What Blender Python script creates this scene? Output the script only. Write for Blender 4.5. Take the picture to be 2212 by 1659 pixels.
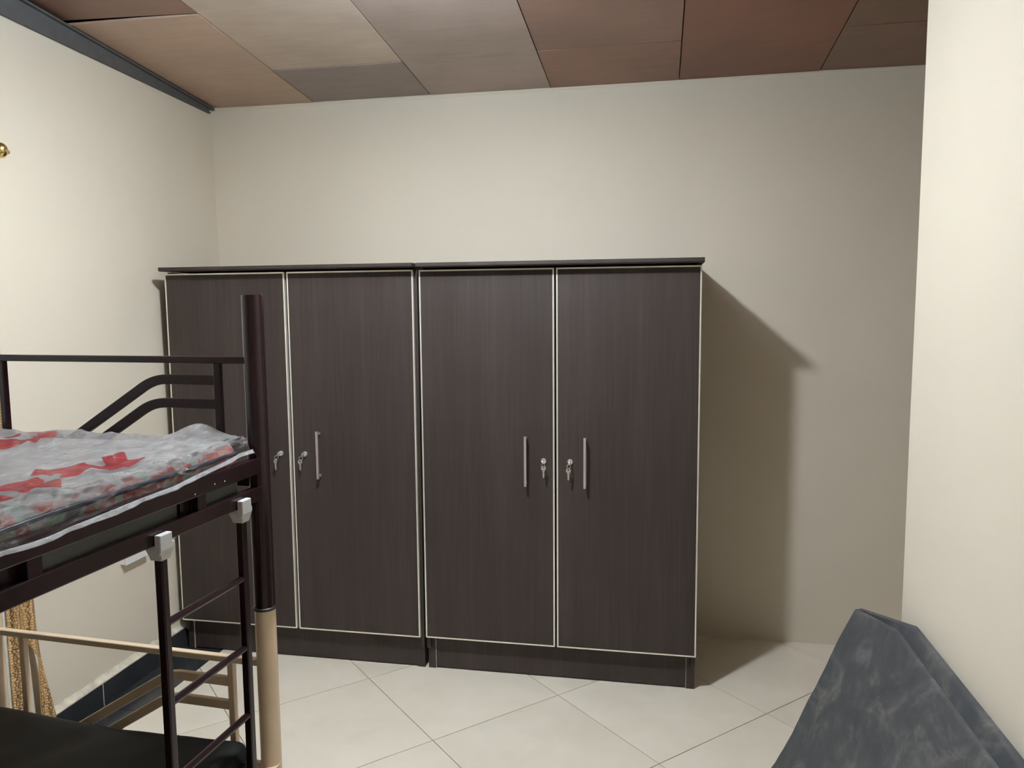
import bpy, bmesh, math, random
from mathutils import Vector, Matrix, noise
random.seed(7)
PI = math.pi
for o in list(bpy.data.objects): bpy.data.objects.remove(o)
scene = bpy.context.scene
COL = scene.collection

# ------------------------------------------------------------------ camera
F_PX, YAW, PITCH, ROLL, CAM_H = 1664.5, 0.1887, 0.1010, 0.0084, 1.645
fwd = Vector((-math.sin(YAW)*math.cos(PITCH), math.cos(YAW)*math.cos(PITCH), -math.sin(PITCH)))
r_ = fwd.cross(Vector((0, 0, 1))).normalized()
d_ = fwd.cross(r_)
rr = math.cos(ROLL)*r_ + math.sin(ROLL)*d_
dd = -math.sin(ROLL)*r_ + math.cos(ROLL)*d_
cam_data = bpy.data.cameras.new('camera')
cam_data.sensor_width = 36.0
cam_data.lens = F_PX/2212.0*36.0
cam_data.clip_start = 0.02
cam = bpy.data.objects.new('camera', cam_data)
COL.objects.link(cam)
cam.matrix_world = Matrix(((rr.x, -dd.x, -fwd.x, 0), (rr.y, -dd.y, -fwd.y, 0), (rr.z, -dd.z, -fwd.z, CAM_H), (0, 0, 0, 1)))
scene.camera = cam

# ------------------------------------------------------------------ world, light level, view
world = bpy.data.worlds.new('world')
scene.world = world
world.use_nodes = True
world.node_tree.nodes['Background'].inputs[0].default_value = (0.01, 0.01, 0.012, 1)
world.node_tree.nodes['Background'].inputs[1].default_value = 0.2
LAMP_POS = (-0.80, 2.00, 2.66)
LAMP_RADIUS = 0.062
LAMP_RIM = 0.003
LAMP_STRENGTH = 490.0
ADDED_UPLIGHT = 1700.0
LAMP_COLOR = (0.86, 0.93, 1.0)
vs = scene.view_settings
vs.view_transform = 'Standard'
vs.look = 'None'
vs.gamma = 1.0
vs.use_curve_mapping = False
vs.exposure = 1.29

# ------------------------------------------------------------------ helpers
def tag(o, label=None, cat=None, group=None, kind=None):
    if label: o['label'] = label
    if cat: o['category'] = cat
    if group: o['group'] = group
    if kind: o['kind'] = kind
    return o

def obj(name, bm, mat, parent=None, smooth=False, bevel=0.0, color=None):
    me = bpy.data.meshes.new(name)
    bmesh.ops.recalc_face_normals(bm, faces=bm.faces[:])
    if bevel > 0:
        bmesh.ops.bevel(bm, geom=[e for e in bm.edges if e.is_manifold and e.calc_face_angle(0) > 0.5], offset=bevel, segments=2, affect='EDGES', profile=0.5)
    if smooth:
        for f in bm.faces: f.smooth = True
    bm.to_mesh(me); bm.free()
    me.materials.append(mat)
    o = bpy.data.objects.new(name, me)
    COL.objects.link(o)
    if parent is not None: o.parent = parent
    if color: o.color = color
    return o

def empty(name, loc, rz=0.0):
    o = bpy.data.objects.new(name, None)
    o.empty_display_size = 0.1
    COL.objects.link(o)
    o.location = loc
    o.rotation_euler = (0, 0, rz)
    return o

def box(bm, x0, x1, y0, y1, z0, z1):
    v = [bm.verts.new(c) for c in ((x0, y0, z0), (x1, y0, z0), (x1, y1, z0), (x0, y1, z0), (x0, y0, z1), (x1, y0, z1), (x1, y1, z1), (x0, y1, z1))]
    for f in ((3, 2, 1, 0), (4, 5, 6, 7), (0, 1, 5, 4), (1, 2, 6, 5), (2, 3, 7, 6), (3, 0, 4, 7)):
        bm.faces.new([v[i] for i in f])
    return bm

def B(*a):
    bm = bmesh.new()
    if isinstance(a[0], (tuple, list)):
        for q in a: box(bm, *q)
    else: box(bm, *a)
    return bm

def sweep(bm, path, section, up=Vector((0, 0, 1)), cap=True):
    """sweep a closed 2D section [(u,v)] along a 3D polyline; u is sideways, v is 'up'-ish"""
    pts = [Vector(p) for p in path]
    rings = []
    n = len(pts)
    for i, p in enumerate(pts):
        if i == 0: t = (pts[1]-p).normalized(); k = 1.0
        elif i == n-1: t = (p-pts[i-1]).normalized(); k = 1.0
        else:
            a = (p-pts[i-1]).normalized(); b = (pts[i+1]-p).normalized()
            t = (a+b).normalized(); k = 1.0/max(0.3, t.dot(a))
        s = t.cross(up)
        if s.length < 1e-5: s = t.cross(Vector((1, 0, 0)))
        s.normalize()
        w = s.cross(t).normalized()
        rings.append([bm.verts.new(p + s*u + w*v*(k if abs(k-1) > 1e-6 else 1)) for u, v in section])
    m = len(section)
    for i in range(n-1):
        for j in range(m):
            bm.faces.new((rings[i][j], rings[i][(j+1) % m], rings[i+1][(j+1) % m], rings[i+1][j]))
    if cap:
        bm.faces.new(rings[0][::-1]); bm.faces.new(rings[-1])
    return bm

def circ(r, n=16): return [(r*math.cos(2*PI*i/n), r*math.sin(2*PI*i/n)) for i in range(n)]
def rect(w, h, b=0.0):
    w /= 2; h /= 2
    if b <= 0: return [(-w, -h), (w, -h), (w, h), (-w, h)]
    out = []
    for cx, cy, a0 in ((w-b, -h+b, -PI/2), (w-b, h-b, 0), (-w+b, h-b, PI/2), (-w+b, -h+b, PI)):
        for k in range(4):
            a = a0 + k*PI/6
            out.append((cx+b*math.cos(a), cy+b*math.sin(a)))
    return out

def lathe(bm, prof, n=24, center=(0, 0, 0), axis='Z'):
    c = Vector(center); rings = []
    for r, z in prof:
        ring = []
        for i in range(n):
            a = 2*PI*i/n; x, y = r*math.cos(a), r*math.sin(a)
            p = {'Z': (x, y, z), 'Y': (x, z, y), 'X': (z, x, y)}[axis]
            ring.append(bm.verts.new(c+Vector(p)))
        rings.append(ring)
    for i in range(len(rings)-1):
        for j in range(n):
            bm.faces.new((rings[i][j], rings[i][(j+1) % n], rings[i+1][(j+1) % n], rings[i+1][j]))
    bm.faces.new(rings[0][::-1]); bm.faces.new(rings[-1])
    return bm

def torus(bm, R, r, c=(0, 0, 0), n=24, m=10, axis='Z', tilt=None):
    c = Vector(c); rings = []
    for i in range(n):
        a = 2*PI*i/n; ring = []
        for j in range(m):
            b = 2*PI*j/m
            x, y, z = (R+r*math.cos(b))*math.cos(a), (R+r*math.cos(b))*math.sin(a), r*math.sin(b)
            p = Vector({'Z': (x, y, z), 'Y': (x, z, y), 'X': (z, x, y)}[axis])
            if tilt: p = tilt @ p
            ring.append(bm.verts.new(c+p))
        rings.append(ring)
    for i in range(n):
        for j in range(m):
            bm.faces.new((rings[i][j], rings[i][(j+1) % m], rings[(i+1) % n][(j+1) % m], rings[(i+1) % n][j]))
    return bm

def grid(bm, nu, nv, fn):
    vv = [[bm.verts.new(fn(i/nu, j/nv)) for j in range(nv+1)] for i in range(nu+1)]
    for i in range(nu):
        for j in range(nv):
            bm.faces.new((vv[i][j], vv[i+1][j], vv[i+1][j+1], vv[i][j+1]))
    return vv

def fbm(p, o=4): return noise.fractal(Vector(p), 1.0, 2.0, o)

# ------------------------------------------------------------------ materials
def nt(name):
    m = bpy.data.materials.new(name); m.use_nodes = True
    t = m.node_tree
    return m, t, t.nodes['Principled BSDF']

def N(t, typ, **kw):
    n = t.nodes.new(typ)
    for k, v in kw.items():
        if k in ('inputs',):
            for kk, vvv in v.items(): n.inputs[kk].default_value = vvv
        else: setattr(n, k, v)
    return n

def ramp(t, fac, stops):
    n = t.nodes.new('ShaderNodeValToRGB')
    e = n.color_ramp.elements
    e[0].position, e[0].color = stops[0][0], (*stops[0][1], 1)
    e[1].position, e[1].color = stops[-1][0], (*stops[-1][1], 1)
    for pos, c in stops[1:-1]:
        k = e.new(pos); k.color = (*c, 1)
    t.links.new(fac, n.inputs[0])
    return n

def coords(t, scale=(1, 1, 1), kind='Object', rot=(0, 0, 0)):
    tc = N(t, 'ShaderNodeTexCoord'); mp = N(t, 'ShaderNodeMapping')
    mp.inputs['Scale'].default_value = scale
    mp.inputs['Rotation'].default_value = rot
    t.links.new(tc.outputs[kind], mp.inputs[0])
    return mp.outputs[0]

def noise_tex(t, vec, scale, detail=4, rough=0.55, dist=0.0):
    n = N(t, 'ShaderNodeTexNoise')
    n.inputs['Scale'].default_value = scale; n.inputs['Detail'].default_value = detail
    n.inputs['Roughness'].default_value = rough; n.inputs['Distortion'].default_value = dist
    t.links.new(vec, n.inputs['Vector'])
    return n.outputs[0]

def bump(t, bsdf, h, strength=0.2, dist=0.002):
    b = N(t, 'ShaderNodeBump'); b.inputs['Strength'].default_value = strength; b.inputs['Distance'].default_value = dist
    t.links.new(h, b.inputs['Height']); t.links.new(b.outputs[0], bsdf.inputs['Normal'])

def simple(name, col, rough=0.5, metal=0.0, spec=0.5, mott=0.0, scale=30, bmp=0.0, coat=0.0):
    m, t, b = nt(name)
    b.inputs['Roughness'].default_value = rough; b.inputs['Metallic'].default_value = metal
    b.inputs['Specular IOR Level'].default_value = spec
    b.inputs['Coat Weight'].default_value = coat
    b.inputs['Coat Roughness'].default_value = 0.15
    v = coords(t)
    h = noise_tex(t, v, scale)
    lo = tuple(c*(1-mott) for c in col); hi = tuple(min(1, c*(1+mott)) for c in col)
    r = ramp(t, h, [(0.3, lo), (0.7, hi)])
    t.links.new(r.outputs[0], b.inputs['Base Color'])
    if bmp > 0: bump(t, b, h, bmp)
    return m

def mat_wall(name, col):
    m, t, b = nt(name)
    b.inputs['Roughness'].default_value = 0.62; b.inputs['Specular IOR Level'].default_value = 0.3
    v = coords(t)
    big = noise_tex(t, v, 1.3, 3)
    r = ramp(t, big, [(0.3, tuple(c*0.975 for c in col)), (0.7, tuple(c*1.02 for c in col))])
    t.links.new(r.outputs[0], b.inputs['Base Color'])
    fine = noise_tex(t, v, 130, 4, 0.6)
    bump(t, b, fine, 0.10, 0.002)
    return m

WALL = mat_wall('beige_painted_plaster', (0.74, 0.665, 0.545))
M = {}
M['plaster_raw'] = simple('rough_plaster', (0.66, 0.60, 0.48), 0.8, mott=0.25, scale=22, bmp=0.5)

def mat_tile(name, a, b_, rough):
    m, t, b = nt(name)
    v = coords(t, kind='Object')
    oi = N(t, 'ShaderNodeObjectInfo')
    ad = N(t, 'ShaderNodeVectorMath', operation='ADD')
    mul = N(t, 'ShaderNodeVectorMath', operation='SCALE'); mul.inputs['Scale'].default_value = 9.0
    cmb = N(t, 'ShaderNodeCombineXYZ')
    t.links.new(oi.outputs['Random'], cmb.inputs[0]); t.links.new(oi.outputs['Random'], cmb.inputs[1])
    t.links.new(cmb.outputs[0], mul.inputs[0]); t.links.new(v, ad.inputs[0]); t.links.new(mul.outputs[0], ad.inputs[1])
    n1 = noise_tex(t, ad.outputs[0], 3.5, 5, 0.6, 0.4)
    r = ramp(t, n1, [(0.3, a), (0.72, b_)])
    hsv = N(t, 'ShaderNodeHueSaturation')
    mr = N(t, 'ShaderNodeMapRange'); mr.inputs['To Min'].default_value = 0.96; mr.inputs['To Max'].default_value = 1.04
    t.links.new(oi.outputs['Random'], mr.inputs[0]); t.links.new(mr.outputs[0], hsv.inputs['Value'])
    t.links.new(r.outputs[0], hsv.inputs['Color']); t.links.new(hsv.outputs[0], b.inputs['Base Color'])
    n2 = noise_tex(t, ad.outputs[0], 12, 4)
    rr2 = ramp(t, n2, [(0.3, (rough*0.85,)*3), (0.7, (rough*1.3,)*3)])
    t.links.new(rr2.outputs[0], b.inputs['Roughness'])
    return m
M['tile'] = mat_tile('cream_porcelain_tile', (0.74, 0.67, 0.555), (0.82, 0.755, 0.635), 0.15)
M['dark_tile'] = mat_tile('charcoal_tile', (0.026, 0.028, 0.031), (0.040, 0.042, 0.045), 0.2)
M['grout'] = simple('grey_grout', (0.20, 0.17, 0.14), 0.9, mott=0.15)
M['light_grout'] = simple('pale_grout', (0.55, 0.52, 0.46), 0.9, mott=0.1)

def mat_panel():
    m, t, b = nt('varnished_ceiling_board')
    oi = N(t, 'ShaderNodeObjectInfo')
    v = coords(t, (2.0, 14.0, 2.0))
    g = noise_tex(t, v, 2.2, 6, 0.62, 0.6)
    v2 = coords(t, (1, 1, 1))
    bl = noise_tex(t, v2, 2.6, 3, 0.5)
    mx = N(t, 'ShaderNodeMix', data_type='FLOAT'); mx.inputs[0].default_value = 0.62
    t.links.new(g, mx.inputs[2]); t.links.new(bl, mx.inputs[3])
    r = ramp(t, mx.outputs[0], [(0.3, (0.80, 0.80, 0.80)), (0.7, (1.16, 1.15, 1.14))])
    mm = N(t, 'ShaderNodeMix', data_type='RGBA', blend_type='MULTIPLY'); mm.inputs[0].default_value = 1.0
    t.links.new(oi.outputs['Color'], mm.inputs[6]); t.links.new(r.outputs[0], mm.inputs[7])
    t.links.new(mm.outputs[2], b.inputs['Base Color'])
    b.inputs['Roughness'].default_value = 0.42
    b.inputs['Specular IOR Level'].default_value = 0.5
    bump(t, b, mx.outputs[0], 0.15, 0.004)
    return m
M['panel'] = mat_panel()
M['void'] = simple('dark_roof_void', (0.02, 0.018, 0.016), 0.9)
M['beam'] = simple('dark_grey_painted_steel', (0.098, 0.094, 0.092), 0.6, mott=0.12, scale=18, bmp=0.2)

def mat_wenge():
    m, t, b = nt('dark_wenge_laminate')
    v = coords(t, (60, 60, 1.6))
    g = noise_tex(t, v, 1.6, 5, 0.6, 0.2)
    v2 = coords(t, (9, 9, 0.5))
    g2 = noise_tex(t, v2, 1.4, 3)
    mx = N(t, 'ShaderNodeMix', data_type='FLOAT'); mx.inputs[0].default_value = 0.5
    t.links.new(g, mx.inputs[2]); t.links.new(g2, mx.inputs[3])
    r = ramp(t, mx.outputs[0], [(0.3, (0.033, 0.0235, 0.020)), (0.5, (0.044, 0.032, 0.0275)), (0.72, (0.058, 0.043, 0.038))])
    t.links.new(r.outputs[0], b.inputs['Base Color'])
    b.inputs['Roughness'].default_value = 0.50
    b.inputs['Specular IOR Level'].default_value = 0.34
    bump(t, b, g, 0.12, 0.001)
    return m
M['wenge'] = mat_wenge()
M['inside'] = simple('dark_board_edge', (0.016, 0.013, 0.012), 0.7)
M['trim'] = simple('cream_metal_edge_trim', (0.90, 0.86, 0.77), 0.32, metal=0.55, mott=0.04, scale=8)
M['handle'] = simple('brushed_nickel', (0.62, 0.55, 0.52), 0.38, metal=0.7, mott=0.05, scale=50)
M['chrome'] = simple('polished_chrome', (0.86, 0.87, 0.86), 0.16, metal=0.75)
M['keymetal'] = simple('nickel_key', (0.62, 0.59, 0.52), 0.28, metal=0.7, mott=0.08)
M['maroon'] = simple('glossy_dark_maroon_enamel', (0.0135, 0.0036, 0.0058), 0.24, spec=0.34, mott=0.12, scale=40, coat=0.2)
M['cream'] = simple('cream_painted_steel', (0.70, 0.54, 0.37), 0.36, mott=0.05, scale=12, coat=0.2)
M['rubber'] = simple('black_rubber', (0.012, 0.013, 0.016), 0.4)
M['grey_plastic'] = simple('silver_grey_plastic', (0.50, 0.49, 0.48), 0.42, mott=0.04)
M['white_plastic'] = simple('white_plastic', (0.82, 0.82, 0.80), 0.35)

def mat_leatherette():
    m, t, b = nt('black_leatherette')
    v = coords(t)
    h = noise_tex(t, v, 5, 3)
    r = ramp(t, h, [(0.3, (0.0060, 0.0066, 0.0072)), (0.7, (0.0085, 0.009, 0.0096))])
    t.links.new(r.outputs[0], b.inputs['Base Color'])
    b.inputs['Roughness'].default_value = 0.55
    b.inputs['Specular IOR Level'].default_value = 0.22
    fine = noise_tex(t, v, 260, 3)
    bump(t, b, fine, 0.25, 0.001)
    return m
M['black'] = mat_leatherette()

def mat_sheet():
    m, t, b = nt('dusty_dark_grey_sheet')
    v = coords(t, (3.2, 1.0, 0.9))
    a = noise_tex(t, v, 4.0, 7, 0.68, 1.2)
    v2 = coords(t)
    c = noise_tex(t, v2, 9.0, 6, 0.7, 0.9)
    mx = N(t, 'ShaderNodeMix', data_type='FLOAT'); mx.inputs[0].default_value = 0.4
    t.links.new(a, mx.inputs[2]); t.links.new(c, mx.inputs[3])
    r = ramp(t, mx.outputs[0], [(0.32, (0.048, 0.051, 0.057)), (0.49, (0.068, 0.069, 0.072)), (0.57, (0.115, 0.112, 0.106)), (0.68, (0.21, 0.20, 0.185))])
    t.links.new(r.outputs[0], b.inputs['Base Color'])
    b.inputs['Roughness'].default_value = 0.6
    b.inputs['Specular IOR Level'].default_value = 0.35
    bump(t, b, c, 0.3, 0.003)
    return m
M['sheet'] = mat_sheet()

def mat_gold():
    m, t, b = nt('gold_croc_foil_fabric')
    v = coords(t, (1, 1, 1))
    vo = N(t, 'ShaderNodeTexVoronoi', feature='DISTANCE_TO_EDGE')
    dn = N(t, 'ShaderNodeTexNoise'); dn.inputs['Scale'].default_value = 7
    t.links.new(v, dn.inputs['Vector'])
    mp = N(t, 'ShaderNodeMapping'); mp.inputs['Scale'].default_value = (60, 70, 95)
    t.links.new(v, mp.inputs[0])
    t.links.new(mp.outputs[0], vo.inputs['Vector']); vo.inputs['Scale'].default_value = 1.0; vo.inputs['Randomness'].default_value = 0.55
    r = ramp(t, vo.outputs['Distance'], [(0.02, (0.20, 0.10, 0.035)), (0.10, (0.84, 0.58, 0.31))])
    t.links.new(r.outputs[0], b.inputs['Base Color'])
    b.inputs['Metallic'].default_value = 0.65; b.inputs['Roughness'].default_value = 0.24
    bump(t, b, vo.outputs['Distance'], 0.9, 0.004)
    return m
M['gold_fabric'] = mat_gold()
M['sheer'] = simple('white_sheer_fabric', (0.72, 0.70, 0.64), 0.7, mott=0.04)
M['gold'] = simple('polished_brass', (0.83, 0.62, 0.26), 0.18, metal=1.0, mott=0.1, scale=60, bmp=0.3)

def mat_mattress():
    m, t, b = nt('floral_mattress_ticking')
    v = coords(t)
    # damask top
    dm = noise_tex(t, v, 16, 5, 0.6, 1.0)
    top = ramp(t, dm, [(0.35, (0.30, 0.265, 0.25)), (0.55, (0.35, 0.32, 0.30)), (0.66, (0.31, 0.40, 0.35))])
    # floral border: red, green and dark patches
    fl = noise_tex(t, v, 14, 3, 0.5, 0.6)
    side = ramp(t, fl, [(0.32, (0.10, 0.11, 0.14)), (0.39, (0.34, 0.35, 0.33)), (0.45, (0.20, 0.36, 0.28)), (0.50, (0.38, 0.35, 0.33)), (0.57, (0.34, 0.06, 0.05)), (0.68, (0.40, 0.18, 0.15))])
    geo = N(t, 'ShaderNodeTexCoord'); sx = N(t, 'ShaderNodeSeparateXYZ')
    t.links.new(geo.outputs['Normal'], sx.inputs[0])
    st = ramp(t, sx.outputs[2], [(0.55, (0, 0, 0)), (0.85, (1, 1, 1))])
    mm = N(t, 'ShaderNodeMix', data_type='RGBA')
    t.links.new(st.outputs[0], mm.inputs[0]); t.links.new(side.outputs[0], mm.inputs[6]); t.links.new(top.outputs[0], mm.inputs[7])
    oc = N(t, 'ShaderNodeTexCoord'); sz = N(t, 'ShaderNodeSeparateXYZ'); t.links.new(oc.outputs['Object'], sz.inputs[0])
    lowm = N(t, 'ShaderNodeMapRange'); lowm.inputs['From Min'].default_value = 1.218; lowm.inputs['From Max'].default_value = 1.208
    t.links.new(sz.outputs[2], lowm.inputs[0])
    m3 = N(t, 'ShaderNodeMix', data_type='RGBA'); m3.inputs[7].default_value = (0.150, 0.156, 0.145, 1)
    t.links.new(lowm.outputs[0], m3.inputs[0]); t.links.new(mm.outputs[2], m3.inputs[6])
    t.links.new(m3.outputs[2], b.inputs['Base Color'])
    b.inputs['Roughness'].default_value = 0.75
    bump(t, b, dm, 0.3, 0.004)
    return m
M['mattress'] = mat_mattress()
M['piping'] = simple('navy_piping', (0.02, 0.024, 0.04), 0.4)

def mat_film():
    m, t, b = nt('printed_clear_plastic_film')
    out = t.nodes['Material Output']
    at = N(t, 'ShaderNodeAttribute', attribute_name='print_distance')
    st = N(t, 'ShaderNodeMapRange'); st.inputs['From Min'].default_value = 0.0062; st.inputs['From Max'].default_value = 0.0040
    t.links.new(at.outputs['Fac'], st.inputs[0])
    v = coords(t)
    n1 = noise_tex(t, v, 9, 5, 0.6)
    red = ramp(t, n1, [(0.3, (0.25, 0.006, 0.014)), (0.7, (0.33, 0.012, 0.022))])
    mc = N(t, 'ShaderNodeMix', data_type='RGBA'); mc.inputs[6].default_value = (0.42, 0.40, 0.395, 1)
    t.links.new(st.outputs[0], mc.inputs[0]); t.links.new(red.outputs[0], mc.inputs[7])
    t.links.new(mc.outputs[2], b.inputs['Base Color'])
    b.inputs['Roughness'].default_value = 0.13; b.inputs['Specular IOR Level'].default_value = 0.45
    # alpha: milky film thin, print nearly opaque; film is milkier in patches
    mil = ramp(t, noise_tex(t, v, 6, 4, 0.6), [(0.35, (0.50,)*3), (0.7, (0.80,)*3)])
    side_a = N(t, 'ShaderNodeAttribute', attribute_name='side_amount')
    mil2 = ramp(t, noise_tex(t, coords(t, (1, 0.35, 1)), 30, 5, 0.65, 1.5), [(0.40, (0.06,)*3), (0.55, (0.20,)*3), (0.66, (0.75,)*3)])
    mm_ = N(t, 'ShaderNodeMix', data_type='FLOAT')
    t.links.new(side_a.outputs['Fac'], mm_.inputs[0]); t.links.new(mil.outputs[0], mm_.inputs[2]); t.links.new(mil2.outputs[0], mm_.inputs[3])
    ma = N(t, 'ShaderNodeMix', data_type='FLOAT'); ma.inputs[3].default_value = 0.985
    t.links.new(st.outputs[0], ma.inputs[0]); t.links.new(mm_.outputs[0], ma.inputs[2])
    t.links.new(ma.outputs[0], b.inputs['Alpha'])
    wr = noise_tex(t, coords(t, (1, 0.55, 1)), 34, 6, 0.7, 2.2)
    bump(t, b, wr, 1.0, 0.020)
    return m
M['film'] = mat_film()
m_, t_, b_ = nt('seamed_clear_plastic_edge')
b_.inputs['Base Color'].default_value = (0.62, 0.61, 0.62, 1); b_.inputs['Roughness'].default_value = 0.18; b_.inputs['Alpha'].default_value = 0.30
nn_ = noise_tex(t_, coords(t_), 40, 4)
bump(t_, b_, nn_, 0.9, 0.010)
M['seam'] = m_

m_, t_, b_ = nt('lit_led_diffuser')
b_.inputs['Base Color'].default_value = (0.9, 0.9, 0.9, 1)
b_.inputs['Emission Color'].default_value = (*LAMP_COLOR, 1)
b_.inputs['Emission Strength'].default_value = LAMP_STRENGTH
M['led'] = m_
m_, t_, b_ = nt('added_uplight_emitter')
b_.inputs['Base Color'].default_value = (0.9, 0.9, 0.9, 1)
b_.inputs['Emission Color'].default_value = (0.50, 0.78, 1.0, 1)  # blue tint invented for the glow on the ceiling
b_.inputs['Emission Strength'].default_value = ADDED_UPLIGHT
M['added_uplight'] = m_

# ------------------------------------------------------------------ room shell
XL, YB, ZC, SL = -2.323, 3.808, 2.690, 0.077
XR, YE = 0.694, 2.30          # right partition: face plane and far end
Y0, XA = -1.60, 2.05          # rear of the room, end of the alcove behind the partition
def xwall(z): return XL + 0.05*max(0.0, 1-z/2.2)
def zc(y): return ZC + SL*(YB-y)
def zbeam(y): return 2.656 + 0.028*(3.811-y)

o = obj('wall_back', B(XL-0.12, XA+0.12, YB, YB+0.12, -0.05, ZC+0.1), WALL); tag(o, 'beige painted back wall behind the wardrobes', 'wall', kind='structure')
bm = bmesh.new()
vs_ = [bm.verts.new(c) for c in ((XL, YB, zbeam(YB)+0.02), (XL, YB, 2.2), (XL+0.05, YB, 0.0), (XL+0.05, YB, -0.05), (XL-0.12, YB, -0.05), (XL-0.12, YB, zbeam(YB)+0.02))]
ws_ = [bm.verts.new(c) for c in ((XL, Y0, zbeam(Y0)+0.02), (XL, Y0, 2.2), (XL+0.05, Y0, 0.0), (XL+0.05, Y0, -0.05), (XL-0.12, Y0, -0.05), (XL-0.12, Y0, zbeam(Y0)+0.02))]
bm.faces.new(vs_); bm.faces.new(ws_)
for i in range(6): bm.faces.new((vs_[i], vs_[(i+1) % 6], ws_[(i+1) % 6], ws_[i]))
o = obj('wall_left', bm, WALL); tag(o, 'beige painted wall on the left behind the bunk bed', 'wall', kind='structure')
# right partition, its free end slightly wavy in the plaster
bm = bmesh.new()
nz = 26; ringA = []; ringB = []; ringC = []; ringD = []
for i in range(nz+1):
    z = -0.05 + (zc(YE)+0.12+0.05)*i/nz
    w = 0.006*noise.noise(Vector((0.3, 0.1, z*2.2))) + (0.004 if z > 2.28 else 0.0)
    ringA.append(bm.verts.new((XR, Y0, z))); ringB.append(bm.verts.new((XR-0.002+w*0.4, YE+w*2, z)))
    ringC.append(bm.verts.new((XR+0.15, YE, z))); ringD.append(bm.verts.new((XR+0.15, Y0, z)))
for i in range(nz):
    for a, b in ((ringA, ringB), (ringB, ringC), (ringC, ringD), (ringD, ringA)):
        bm.faces.new((a[i], b[i], b[i+1], a[i+1]))
bm.faces.new((ringA[0], ringB[0], ringC[0], ringD[0])); bm.faces.new((ringA[-1], ringB[-1], ringC[-1], ringD[-1]))
o = obj('wall_right', bm, WALL); tag(o, 'pale beige partition wall standing close on the right', 'wall', kind='structure')
o = obj('wall_alcove', B(XA, XA+0.12, YE-0.6, YB, -0.05, 3.0), WALL); tag(o, 'beige wall closing the recess behind the right partition', 'wall', kind='structure')
o = obj('wall_recess', B(XR+0.15, XA, YE-0.6, YE-0.5, -0.05, 3.0), WALL); tag(o, 'beige wall on the near side of the recess', 'wall', kind='structure')
o = obj('wall_rear', B(XL-0.12, XR+0.15, Y0-0.12, Y0, -0.05, zc(Y0)+0.15), WALL); tag(o, 'beige wall at the rear of the room', 'wall', kind='structure')

# floor: grout bed with clipped diagonal tiles
FX0, FX1 = -2.058, XA
BX = -2.252
floor = obj('floor', B(XL, XA, Y0, YB, -0.06, -0.0035), M['grout'])
tag(floor, 'cream tiled floor laid on the diagonal', 'floor', kind='structure')
def clip(poly, x0, x1, y0, y1):
    for ax, lim, sgn in ((0, x0, 1), (0, x1, -1), (1, y0, 1), (1, y1, -1)):
        out = []
        for i in range(len(poly)):
            a, b = poly[i], poly[(i+1) % len(poly)]
            ia, ib = sgn*(a[ax]-lim) >= 0, sgn*(b[ax]-lim) >= 0
            if ia: out.append(a)
            if ia != ib:
                tt = (lim-a[ax])/(b[ax]-a[ax])
                out.append((a[0]+tt*(b[0]-a[0]), a[1]+tt*(b[1]-a[1])))
        poly = out
        if len(poly) < 3: return None
    return poly
def area(p): return abs(sum(p[i][0]*p[(i+1) % len(p)][1]-p[(i+1) % len(p)][0]*p[i][1] for i in range(len(p))))/2
TX, TY, TS, TH, GAP = -1.2519, 3.1027, 0.5993, -0.7899, 0.0016
u = (math.cos(TH), math.sin(TH)); w = (-math.sin(TH), math.cos(TH))
full_tile = None
for i in range(-12, 14):
    for j in range(-12, 14):
        q = []
        for a, b in ((i*TS+GAP, j*TS+GAP), ((i+1)*TS-GAP, j*TS+GAP), ((i+1)*TS-GAP, (j+1)*TS-GAP), (i*TS+GAP, (j+1)*TS-GAP)):
            q.append((TX+a*u[0]+b*w[0], TY+a*u[1]+b*w[1]))
        cx, cy = sum(p[0] for p in q)/4, sum(p[1] for p in q)/4
        c = clip(q, FX0, FX1, Y0, YB)
        if not c or area(c) < 0.0015: continue
        if cx > XR+0.6 and cy < YE-1.0: continue
        isfull = abs(area(c)-(TS-2*GAP)**2) < 1e-5
        if isfull and full_tile is not None:
            t = bpy.data.objects.new('floor_tile', full_tile.data); COL.objects.link(t); t.parent = floor; t.location = (cx, cy, 0)
        else:
            bm = bmesh.new()
            vb = [bm.verts.new((p[0]-cx, p[1]-cy, 0)) for p in c]
            f = bm.faces.new(vb); e = bmesh.ops.extrude_face_region(bm, geom=[f])
            bmesh.ops.translate(bm, verts=[v for v in e['geom'] if isinstance(v, bmesh.types.BMVert)], vec=(0, 0, -0.008))
            t = obj('floor_tile', bm, M['tile'], floor); t.location = (cx, cy, 0)
            if isfull: full_tile = t
# charcoal border tiles along the left wall
y = YB
base_y = [3.27, 2.675, 2.08, 1.485, 0.89, 0.295, -0.30, -0.9, -1.5]
prev = YB
for yy in base_y:
    obj('border_tile', B(BX-0.001, FX0-0.002, yy+0.0015, prev-0.0015, -0.008, 0.0), M['dark_tile'], floor)
    prev = yy
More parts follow.
